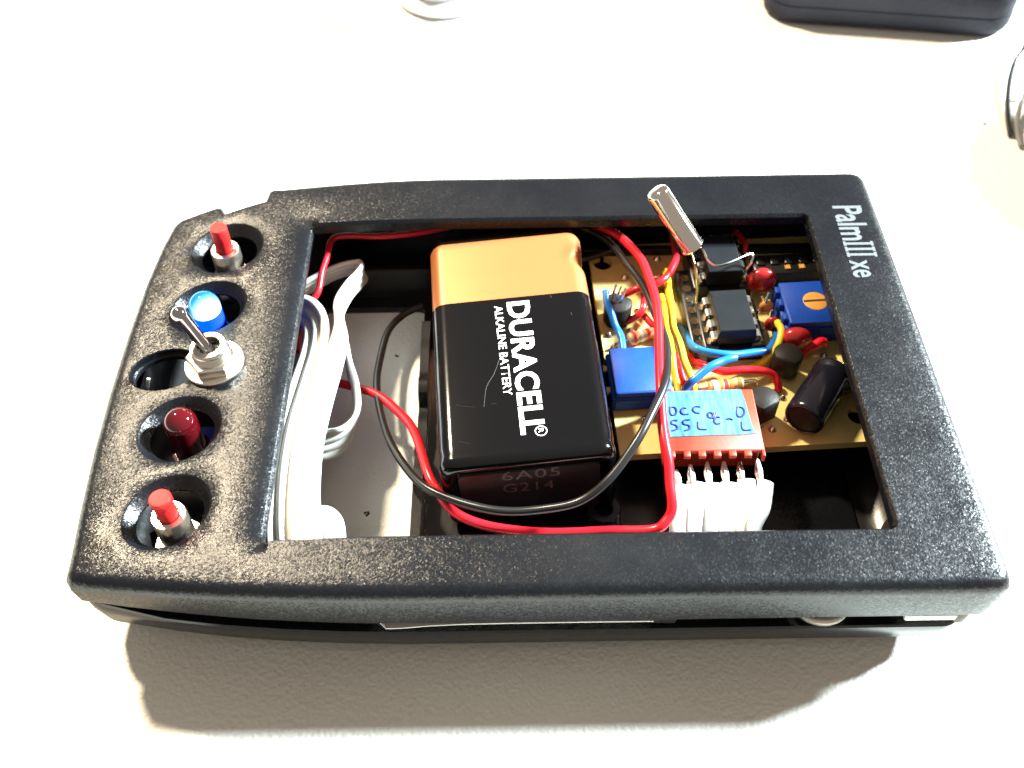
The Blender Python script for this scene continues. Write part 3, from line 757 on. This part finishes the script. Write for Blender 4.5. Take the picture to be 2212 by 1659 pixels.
def resistor(a, b_, bands, z=None, body=RESBODY, r=1.05, blen=6.0, name='resistor'):
    a, b_ = P(*a), P(*b_); ax = (b_ - a).normalized(); mid = (a + b_) / 2
    pr = [(.35, -blen / 2), (r * .9, -blen / 2 + .25), (r * 1.1, -blen / 2 + .8), (r * 1.1, -blen / 2 + 1.4), (r * .92, -blen / 2 + 1.8), (r * .92, blen / 2 - 1.8), (r * 1.1, blen / 2 - 1.4), (r * 1.1, blen / 2 - .8), (r * .9, blen / 2 - .25), (.35, blen / 2)]
    mb = MB(); mb.lathe(mid, ax, pr, n=20); o = mb.build(name, body, pcb)
    for t, m in bands:
        mb = MB(); rr = r * (1.14 if abs(t) > 1.4 else .97); mb.lathe(mid + ax * t, ax, [(rr * .9, -.3), (rr, -.28), (rr, .28), (rr * .9, .3)], n=20); mb.build('colour_band', m, o)
    for s in (-1, 1):
        e = mid + ax * s * (blen / 2 + 2.2); mb = MB(); mb.tube(catmull([mid + ax * s * (blen / 2 - .3), mid + ax * s * (blen / 2 + 1.4), e + Vector((0, 0, -.4)), Vector((e.x + ax.x * s * .3, e.y, BZ))], 5), .3, 8); mb.build('lead', CHROME, o)
resistor((1510, 843, 11.6), (1625, 822, 11.6), [(-2.0, BANDW), (-1.0, BANDO), (-.1, BANDR), (.8, BANDO), (2.1, BANDG)])
resistor((1352, 735, 11.4), (1430, 712, 11.4), [(-2.0, BANDR), (-.6, BANDW), (.6, BANDR), (2.0, BANDO)])
resistor((1800, 838, 11.4), (1880, 834, 11.4), [(1.6, BANDW)], body=mat('diode_glass', (0.015, 0.014, 0.014), 0.2), name='diode', blen=5.0)

# electrolytic capacitor lying on the board
a = P(1794, 815, 13.7); b_ = P(1744, 893, 13.9); ax = (b_ - a).normalized(); ln = (b_ - a).length + 1.6
mb = MB(); mb.lathe(a, ax, [(1.2, -1.2), (2.9, -1.2), (3.25, -.9), (3.3, -.4), (3.0, .2), (2.98, .6), (3.2, 1.1), (3.2, ln - .9), (3.12, ln - .3), (2.85, ln), (2.5, ln), (2.45, ln - .25), (0, ln - .25)], n=40)
ec = mb.build('electrolytic_capacitor', CAPSLEEVE, pcb, ang=50)
mb = MB(); mb.lathe(a + ax * (ln - .24), ax, [(2.45, 0), (2.45, .06), (1.6, .1), (0, .1)], n=32); mb.build('can_end', CAPTOP, ec)
mb = MB()
for k in range(2):
    q = a + ax * (-1.0) + ax.cross(Vector((0, 0, 1))) * (1.2 if k else -1.2)
    mb = MB(); mb.tube(catmull([q, q - ax * 1.4, q - ax * 2.2 + Vector((0, 0, -1.2)), Vector((q.x - ax.x * 2.2, q.y - ax.y * 2.2, BZ))], 5), .28, 8); mb.build('lead', CHROME, ec)

# ------------------------------------------------------------------ silver can on bent leads
a = P(1421, 418, 28.8); b_ = P(1496, 533, 19.6)
ax = (b_ - a).normalized(); ln = (b_ - a).length
r = 1.95
can = thing('metal_can_sensor', 'shiny silver cylinder standing tilted on two bent leads above the board', 'sensor', (b_.x, b_.y, BZ))
mb = MB(); mb.lathe(a, ax, [(0, -.75), (r * .5, -.72), (r * .78, -.58), (r * .94, -.3), (r, .1), (r, ln - .6), (r * 1.06, ln - .5), (r * 1.06, ln), (r * .9, ln + .1), (0, ln + .1)], n=40); mb.build('can', mat('polished_can', (0.78, 0.75, 0.70), 0.07, 1.0), can, ang=50)
mb = MB(); mb.tube(catmull([b_ + Vector((-.5, 0, -.2)), P(1500, 570, 18.5), P(1506, 610, 16.5), P(1504, 655, 13.8)], 8), .2, 8); mb.build('lead', mat('lead_gold', (0.55, 0.48, 0.22), 0.25, 1.0), can)
mb = MB(); mb.tube(catmull([b_ + Vector((.7, 0, 0)), P(1517, 538, 20), P(1528, 560, 19.6), P(1545, 573, 19.4), P(1570, 569, 19.4), P(1600, 557, 19.2), P(1618, 549, 19), P(1627, 553, 18.6), P(1622, 568, 17.8), P(1608, 590, 16), P(1603, 606, 14)], 6), .22, 8); mb.build('lead', CHROME, can)

# ------------------------------------------------------------------ red connector with blue tape
TZ = 16.0
cb = thing('ribbon_connector', 'red six-way connector with handwritten blue tape on top', 'connector', (-33, 31, BZ))
fx0, fx1 = P(1441, 985, TZ - .0).x, P(1655, 985, TZ).x
yb, ym, yf = P(1520, 842, TZ).y, P(1540, 944, TZ).y, P(1540, 985, TZ).y
mb = MB()
pitch = (fx1 - fx0 - 1.0) / 6
xm, xw = (fx0 + fx1) / 2, fx1 - fx0
mb.box((xm, (yb + yf + 2.2) / 2, (BZ + TZ - .7) / 2), (xw - .3, yb - yf - 2.2, TZ - BZ - .7), bev=.15)
mb.box((xm, (yb + yf + 1.0) / 2, TZ - .45), (xw, yb - yf - 1.0, .9), bev=.12)
for k in range(6):
    x = fx0 + .75 + pitch * k
    mb.box((x, yf + .6, TZ - .46), (pitch * .45, 1.1, .84), bev=.08)
mb.box((fx1 - .2, yf + .55, TZ - .8), (.4, 1.2, 1.6), bev=.08)
hs = mb.build('housing', HOUSING, cb)
# tape: thin sheet with a torn slanting right edge
z6 = Zm(1600, 850, 600, 2212)
tp = [z6(x, y) for x, y in ((270, 510), (420, 500), (600, 497), (800, 488), (985, 482), (1000, 520), (1022, 580), (1035, 620), (1052, 690), (1075, 760), (1095, 830), (1130, 890), (1000, 903), (800, 907), (560, 915), (330, 925), (312, 820), (290, 650))]
t2 = [P(x, y, TZ + .12) for x, y in tp]
mb = MB(); cap(mb, [(p.x, p.y) for p in t2][::-1], [], lambda x, y: TZ + .12, 0); cap(mb, [(p.x, p.y) for p in t2][::-1], [], lambda x, y: TZ - .02, 0)
mb.rings([[(p.x, p.y, TZ + .12) for p in t2], [(p.x, p.y, TZ - .02) for p in t2]], False, False)
tape = mb.build('tape', TAPE, cb)
strokes = [[(335, 648), (330, 690), (345, 725), (375, 718), (390, 690), (375, 655), (325, 650)], [(480, 660), (445, 662), (430, 690), (450, 716), (500, 715)], [(605, 648), (560, 645), (542, 675), (565, 700), (603, 707)],
 [(395, 775), (350, 775), (345, 805), (385, 820), (398, 848), (345, 870)], [(510, 768), (455, 775), (458, 808), (505, 820), (510, 850), (470, 868)], [(590, 785), (597, 850), (668, 858)],
 [(740, 705), (725, 745), (690, 745), (680, 710), (700, 698), (725, 715), (735, 755), (760, 700)], [(790, 745), (755, 745), (740, 775), (755, 805), (795, 800)], [(855, 762), (880, 757), (910, 768)],
 [(960, 648), (950, 700), (965, 738), (1000, 732), (1022, 695), (1000, 655), (950, 650)], [(995, 785), (1008, 860), (1080, 860)]]
for s in strokes:
    q = catmull([P(*z6(*p), TZ + .15) for p in s], 5)
    mb = MB(); mb.tube([Vector((p.x, p.y, TZ + .13)) for p in q], .16, 6); mb.build('pen_mark', INK, tape)
# stripped strands entering the connector
for k in range(6):
    q = [z6(x, 0)[0] for x in (385, 520, 675, 835, 975, 1140)][k]
    py0 = z6(0, 0)[1]
    zz = Zm(1600, 1000, 600, 2212)
    X, Y0, Y1 = ((395, 690, 830), (525, 640, 830), (680, 620, 810), (835, 610, 800), (980, 610, 780), (1150, 590, 790))[k]
    st_ = MB()
    for j in range(7):
        o1 = (j - 3) * 9; o2 = (j - 3) * 5 + random.uniform(-6, 6)
        st_.tube(catmull([P(*zz(X + o2 * .6 - 8, Y0 + random.uniform(-12, 8)), 13.2), P(*zz(X + o1, (Y0 + Y1) / 2), 13.4 - .1 * abs(j - 3)), P(*zz(X + o1 * .6 + 18, Y1 + 15), 12.4)], 5), .17, 6)
    st_.build('wire_strands', FIBRE if k < 4 else BRUSHED, cb)

# ------------------------------------------------------------------ ribbon cables
def ribbon_mesh(mb, path, wdirs, width, ncond, t=.95, ridge=.30):
    """ridged flat cable: one bump per conductor"""
    half = []
    m = ncond * 8
    for i in range(m + 1):
        s = -width / 2 + width * i / m
        ph = abs((i % 8) / 4.0 - 1.0)
        half.append((s, (ridge + (1 - ridge) * math.sqrt(max(0, 1 - (ph / .8) ** 2))) * t / 2))
    prof = [(s, h) for s, h in half] + [(s, -h) for s, h in reversed(half)]
    rs = []
    for i, p in enumerate(path):
        T = (path[min(i + 1, len(path) - 1)] - path[max(i - 1, 0)]).normalized()
        W = wdirs[i]; W = (W - T * W.dot(T)).normalized(); N = T.cross(W)
        rs.append([p + W * s + N * h for s, h in prof])
    mb.rings(rs)
def ribbon(name, pts, label, width=7.6, ncond=6, parent=None, sub=8, t=.95, ridge=.30):
    path = catmull([P(*p[:3]) for p in pts], sub); wd = catmull([Vector(p[3]) for p in pts], sub)
    mb = MB(); ribbon_mesh(mb, path, wd, width, ncond, t, ridge)
    o = mb.build(name, RIBBON, parent, ang=60, merge=False)
    if label: tag(o, label, 'cable')
    return o
rc = thing('ribbon_cable', 'flat white six-strand ribbon cable running from the red connector under the near edge', 'cable', (-33, 12, 9))
for k in range(6):
    f = (k - 2.5)
    tilt = (0.05, -.10, .12, -.06, .16, -.42)[k]
    pts = [(1557 + f * 36.5 + (6 if k == 5 else 0), 1041 - 2.0 * f + random.uniform(-4, 3), 12.6), (1558 + f * 37.2, 1068, 12.6 - .1 * (k % 2)), (1556 + f * 36, 1100, 12.0), (1551 + f * 34.5 - (8 if k == 5 else 0), 1135, 10.8), (1547 + f * 33, 1165, 9.6), (1543 + f * 32, 1195, 9.0)]
    path = catmull([P(*p) for p in pts], 6); rs = []
    for i, p in enumerate(path):
        T = (path[min(i + 1, len(path) - 1)] - path[max(i - 1, 0)]).normalized()
        W = Vector((1, 0, tilt * (.5 + .5 * i / len(path)))); W = (W - T * W.dot(T)).normalized(); N = T.cross(W)
        rs.append([p + W * 1.3 * math.cos(a_) * (1 if abs(math.cos(a_)) > .5 else 1.1) + N * .27 * math.sin(a_) for a_ in [2 * math.pi * q / 16 for q in range(16)]])
    mb = MB(); mb.rings(rs); mb.build('conductor', RIBBON, rc, ang=60, merge=False)
ra = (.55, -.1, .8)
ribbon('ribbon_cable', [(672, 1200, 12.0, (.42, 0, -.9)), (670, 1120, 13.2, (.42, 0, -.9)), (668, 1040, 14, (.42, 0, -.9)), (676, 950, 14.6, (.40, .1, -.9)), (698, 860, 14.8, (.34, .1, -.93)), (722, 780, 14.4, (.28, .1, -.95)), (737, 718, 13.8, (.2, .1, -1)), (733, 668, 13.2, (.05, .2, -1)),
       (752, 630, 12.4, (0, .25, -1)), (776, 602, 11.8, (0, .3, -1)), (782, 585, 11.4, (0, .35, -1)), (762, 578, 11.2, (0, .4, -1)), (715, 592, 10.6, (0, .4, -1)), (655, 625, 9.8, (0, .4, -1)), (600, 655, 9.2, (0, .4, -1))],
       'white ribbon cable folded back in a tall hairpin at the left of the window', 5.4, 4)
ribbon('ribbon_cable', [(612, 1200, 15, (.85, 0, .25)), (608, 1120, 16.4, (.85, 0, .2)), (613, 1020, 17.2, (.85, 0, .15)), (630, 920, 17.4, (.85, 0, .15)), (660, 820, 16.6, (.8, .2, .15)), (679, 755, 15.4, (.7, .35, .2)), (682, 705, 14, (.55, .6, .3)), (664, 674, 13, (.1, .8, .4)), (630, 668, 12, (-.2, .8, .4)), (590, 680, 11, (-.3, .8, .4))],
       'white ribbon cable with blue-grey ridges hugging the left window edge', 5.2, 3, t=1.5, ridge=.25)
ribbon('ribbon_cable', [(728, 720, 9.5, (0, 0, 1)), (746, 752, 9.2, (.1, 0, 1)), (756, 800, 8.8, (.1, .1, 1)), (770, 850, 8.4, (.15, .1, 1)), (768, 905, 8, (.3, .2, 1)), (740, 945, 7.6, (.3, .5, .9)), (700, 962, 7.2, (.2, .7, .8)), (655, 966, 6.8, (.1, .7, .8))],
       'thin white ribbon cable bulging in a loop over the open bay', 5.0, 4)
ribbon('ribbon_cable', [(676, 1118, 9.4, (.3, .9, .2)), (700, 1116, 9.8, (.5, .8, .2)), (717, 1130, 9.8, (.8, .5, .1)), (722, 1158, 9.2, (1, .1, .05)), (722, 1200, 8.0, (1, 0, .0))],
       'small white ribbon bend at the near left corner of the window', 3.4, 2, t=.8, ridge=.6)
ribbon('ribbon_cable', [(740, 1222, 9.8, (0, 1, 0)), (840, 1206, 10.2, (0, 1, .05)), (930, 1208, 10.2, (0, 1, .05)), (1050, 1216, 10.4, (0, 1, .04)), (1200, 1222, 11.0, (0, 1, .03)), (1330, 1222, 11.2, (0, 1, .03)), (1500, 1220, 11.2, (0, 1, 0))],
       'white ribbon cable lying along the near wall inside the case', 6.0, 4)
# paper sliver in the gap between the covers
mb = MB(); rs = []
for px, z, y in ((795, 12.7, 1.6), (835, 10.7, .2), (870, 11.0, .1), (930, 11.6, .1), (1000, 11.9, .1), (1100, 12.0, .1), (1200, 12.0, .1), (1300, 12.0, .1), (1412, 11.9, .1)):
    x = P(px, 1345, z).x; rs.append([(x, y, z), (x, y + 6, z + .4), (x, y + 6, z + .6), (x, y, z + .22)])
mb.rings(rs); o = mb.build('paper_strip', RIBBON); tag(o, 'thin white strip poking out of the gap between the covers on the near side', 'strip')

# ------------------------------------------------------------------ panel parts on the left end
def base_nut(c, r, h, n=6, rot=0.3, hole=0):
    mb = MB(); rs = []
    for z, k in ((0, .93), (.25, 1.0), (h - .25, 1.0), (h, .93)):
        rs.append([(c[0] + r * k * math.cos(rot + 2 * math.pi * i / n), c[1] + r * k * math.sin(rot + 2 * math.pi * i / n), c[2] + z) for i in range(n)])
    return mb.rings(rs)
def push_button(label, x, y, ztop, zbush, lip):
    t = thing('push_button', label, 'push button', (x, y, 11.2), 'red push buttons')
    mb = MB(); mb.box((x, y, 12.2), (8.2, 7.6, 2.2), rz=.4, bev=.3); mb.build('body', SOCKET, t)
    base_nut((x, y, 13.3), 3.9, 1.3, 6, .5).build('nut', BRUSHED, t, ang=25)
    pr = [(2.5, 0)]
    for k in range(9): pr += [(2.52, .15 + k * .5), (2.42, .4 + k * .5)]
    hb_ = zbush - 14.5
    pr = [(2.45, 0), (2.45, hb_ - .35), (2.3, hb_), (1.6, hb_), (1.55, hb_ - .5), (0, hb_ - .5)]
    mb = MB(); mb.lathe((x, y, 14.5), (0, 0, 1), pr, n=32); mb.build('bushing', BRUSHED, t, ang=30)
    hp = ztop - zbush
    if lip: pr = [(1.42, -.5), (1.42, hp * .45), (1.25, hp * .55), (1.25, hp * .6), (1.55, hp * .72), (1.55, hp - .3), (1.35, hp - .05), (0, hp + .05)]
    else: pr = [(1.42, -.5), (1.4, hp * .5), (1.42, hp - .15), (1.3, hp), (0, hp)]
    mb = MB(); mb.lathe((x, y, zbush), (0, 0, 1), pr, n=28); mb.build('plunger', REDBTN, t, ang=40)
push_button('red push button in the far dished hole above the lit blue LED', -111.9, 65.2, 25.6, 20.7, False)
push_button('red push button in the nearest dished hole at the bottom left corner', -111.0, 12.75, 25.2, 20.8, True)

def led(label, name, x, y, zc, lens, base, flange=True):
    t = thing(name, label, 'LED', (x, y, zc - 7.6))
    mb = MB(); mb.lathe((x, y, zc), (0, 0, 1), [(2.5, -.8)] + [(2.5 * math.cos(a), 2.5 * math.sin(a)) for a in [math.radians(d) for d in range(0, 91, 9)]], n=36); mb.build('lens', lens, t, ang=60)
    mb = MB(); mb.lathe((x, y, zc), (0, 0, 1), [(2.49, -.8), (2.49, -3.4), (0, -3.4)], n=36); mb.build('body', base, t, ang=40)
    mb = MB(); mb.lathe((x, y, zc), (0, 0, 1), [(2.47, -3.4), (2.47, -6.0), (2.95, -6.0), (2.95, -7.0), (0, -7.0)], n=36); mb.build('flange', REDLED if name == 'red_led' else mat('dark_blue_epoxy', (0.004, 0.01, 0.12), 0.1), t, ang=40)
    for s in (-1, 1):
        mb = MB(); mb.box((x + s * 1.27, y, zc - 7.3), (.5, .5, .6)); mb.build('lead', CHROME, t)
led('unlit red LED in the dished hole between the toggle and the nearest push button', 'red_led', -112.6, 28.9, 20.0, REDLED, REDLED)
led('lit blue LED glowing beside the toggle lever', 'blue_led', -112.9, 51.8, 20.9, LEDLENS, LEDBASE)

tx, ty = -109.3, 40.0
zt = surf(tx, ty)
tg = thing('toggle_switch', 'silver toggle switch with its lever leaning towards the blue LED', 'toggle switch', (tx, ty, zt - 8))
mb = MB(); mb.box((tx, ty, zt - 5.4), (7.2, 12, 6), bev=.3); mb.build('body', SOCKET, tg)
mb = MB(); mb.lathe((tx, ty, zt - .3), (-.04, 0, 1), [(4.5, 0), (4.6, .2), (4.6, .75), (4.45, .95), (3, .95), (0, .95)], n=40); mb.build('washer', BRUSHED, tg, ang=30)
base_nut((tx, ty, zt + .65), 4.0, 1.8, 6, .15).build('nut', BRUSHED, tg, ang=25)
mb = MB(); pr = [(2.9, 0)]
for k in range(5): pr += [(2.95, .3 + k * .42), (2.75, .5 + k * .42)]
pr += [(2.85, 2.6), (2.6, 2.9), (1.75, 2.9), (1.5, 1.2), (0, 1.2)]
mb.lathe((tx, ty, zt + 1.6), (0, 0, 1), pr, n=36); mb.build('bushing', NICKEL, tg, ang=40)
p0 = Vector((tx - .1, ty, zt + 2.9)); p1 = P(381, 671, 30.4)
ax = (p1 - p0).normalized(); ln = (p1 - p0).length
mb = MB(); mb.lathe(p0, ax, [(.95, 0), (.95, ln * .3), (1.05, ln * .6), (1.22, ln * .86), (1.25, ln - .55), (1.08, ln - .05), (.7, ln + .3), (.35, ln + .46), (0, ln + .5)], n=28); mb.build('lever', mat('dark_chrome', (0.42, 0.41, 0.42), 0.08, 1.0), tg, ang=50)
# white wire end in the empty hole
o = MB(); o.tube([P(318, 838, 15.2), P(321, 818, 16.8)], .3, 8); o = o.build('wire_end', FIBRE); tag(o, 'pale bare wire end standing in the empty hole left of the toggle', 'wire')

# ------------------------------------------------------------------ things at the picture's edge
# dark slab case, top right
a = P(1668, 26, 3.0); b_ = P(2165, 60, 3.0); a.z = 12.0; b_.z = 12.0
dx = (b_ - a).normalized(); dy = Vector((-dx.y, dx.x, 0)); Wd = (b_ - a).length
sl = thing('dark_case', 'dark navy slab-like case at the top right corner of the picture', 'case', (a + dx * Wd / 2 + dy * 45) * 1.0 - Vector((0, 0, 12.0)))
def slab_ring(d, z, r): return [tuple(a + dx * x + dy * y + Vector((0, 0, z - 12.0))) for x, y in rrect(-2 + d, Wd + 3 - d, d - .6, 110 - d, r, 8)]
mb = MB(); mb.rings([slab_ring(1.5, 0.2, 6), slab_ring(.4, 1.0, 7), slab_ring(0, 2.5, 7), slab_ring(0, 5.0, 7)]); mb.build('lower_half', NAVY, sl, ang=60)
mb = MB(); mb.rings([slab_ring(.25, 5.0, 7), slab_ring(.1, 5.6, 7), slab_ring(0, 9.5, 7), slab_ring(.35, 11.0, 6.8), slab_ring(1.1, 12.0, 6.3), slab_ring(2.4, 12.6, 5.5), slab_ring(6, 12.9, 4), slab_ring(20, 13.0, 3)]); mb.build('lid', NAVY, sl, ang=60)
# white cup and saucer, top
cx = P(960, 10, 0).x
def circ(A, B):
    A, B = P(*A), P(*B); y0 = ((B.x - cx) ** 2 - (A.x - cx) ** 2 + B.y ** 2 - A.y ** 2) / (2 * (B.y - A.y)); return y0, math.hypot(A.x - cx, A.y - y0)
y1, r1 = circ((628, 0, 2), (684, 27, 2)); y2, r2 = circ((862, 0, 3), (950, 30, 3))
sau = thing('saucer', 'white saucer cut off by the top edge of the picture', 'saucer', (cx, y1, 0))
mb = MB(); mb.lathe((cx, y1, 0), (0, 0, 1), [(0, .05), (r1 * .985, .05), (r1, .35), (r1 * .99, .7), (r1 * .96, .85), (r1 * .6, 1.2), (0, 1.2)], n=96); mb.build('plate', CERAMIC, sau, ang=50)
cup = thing('cup', 'white round cup base with its shade coloured grey, standing on the saucer at the top edge', 'cup', (cx, y2, 1.3))
mb = MB(); mb.lathe((cx, y2, 1.3), (0, 0, 1), [(0, 0), (r2 * .9, 0), (r2, .6), (r2, 3.0), (r2 * .985, 3.4), (r2 * .93, 3.8), (0, 3.8)], n=72); mb.build('foot_ring', CERAMIC, cup, ang=50)
mb = MB(); mb.lathe((cx, y2, 5.1), (0, 0, 1), [(r2 * .9, 0), (r2 * .93, 2), (r2 * .98, 22), (r2 * .95, 22), (r2 * .88, 3), (0, 3)], n=72); mb.build('bowl', CUPSHADE, cup, ang=50)
# loose wire, right edge; unseen coil stands in for the shadow caster
coil = thing('wire_and_shadow_coil', 'black and grey wire at the right edge, with an unseen coil added for its shadow', 'wire coil', (101, 117, 0))
mb = MB()
for k in range(36):
    rr = 24 - (k % 3) * 1.3; zz = .8 + (k // 3) * 3.2 + (k % 3) * .5
    mb.tube([(101 + rr * math.cos(t), 117 + rr * math.sin(t), zz + .4 * math.sin(3 * t + k)) for t in [2 * math.pi * i / 48 for i in range(49)]], 1.25, 8)
mb.build('unseen_turns', WIRE_K, coil)
mb = MB(); mb.tube(catmull([(92, 141, 6), P(2270, 66, 5), P(2205, 118, 3.4), P(2186, 155, 2.4), P(2178, 200, 1.6), P(2177, 250, 1.0), P(2183, 292, .75)], 8), .62, 10); mb.build('loose_end', WIRE_K, coil)
mb = MB(); mb.tube(catmull([(76, 128, 8), P(2245, 176, 4), P(2212, 212, 2.4), P(2200, 245, 1.8), P(2197, 282, 1.2), P(2206, 316, .8)], 8), .55, 10); mb.build('grey_end', WIRE_G, coil)
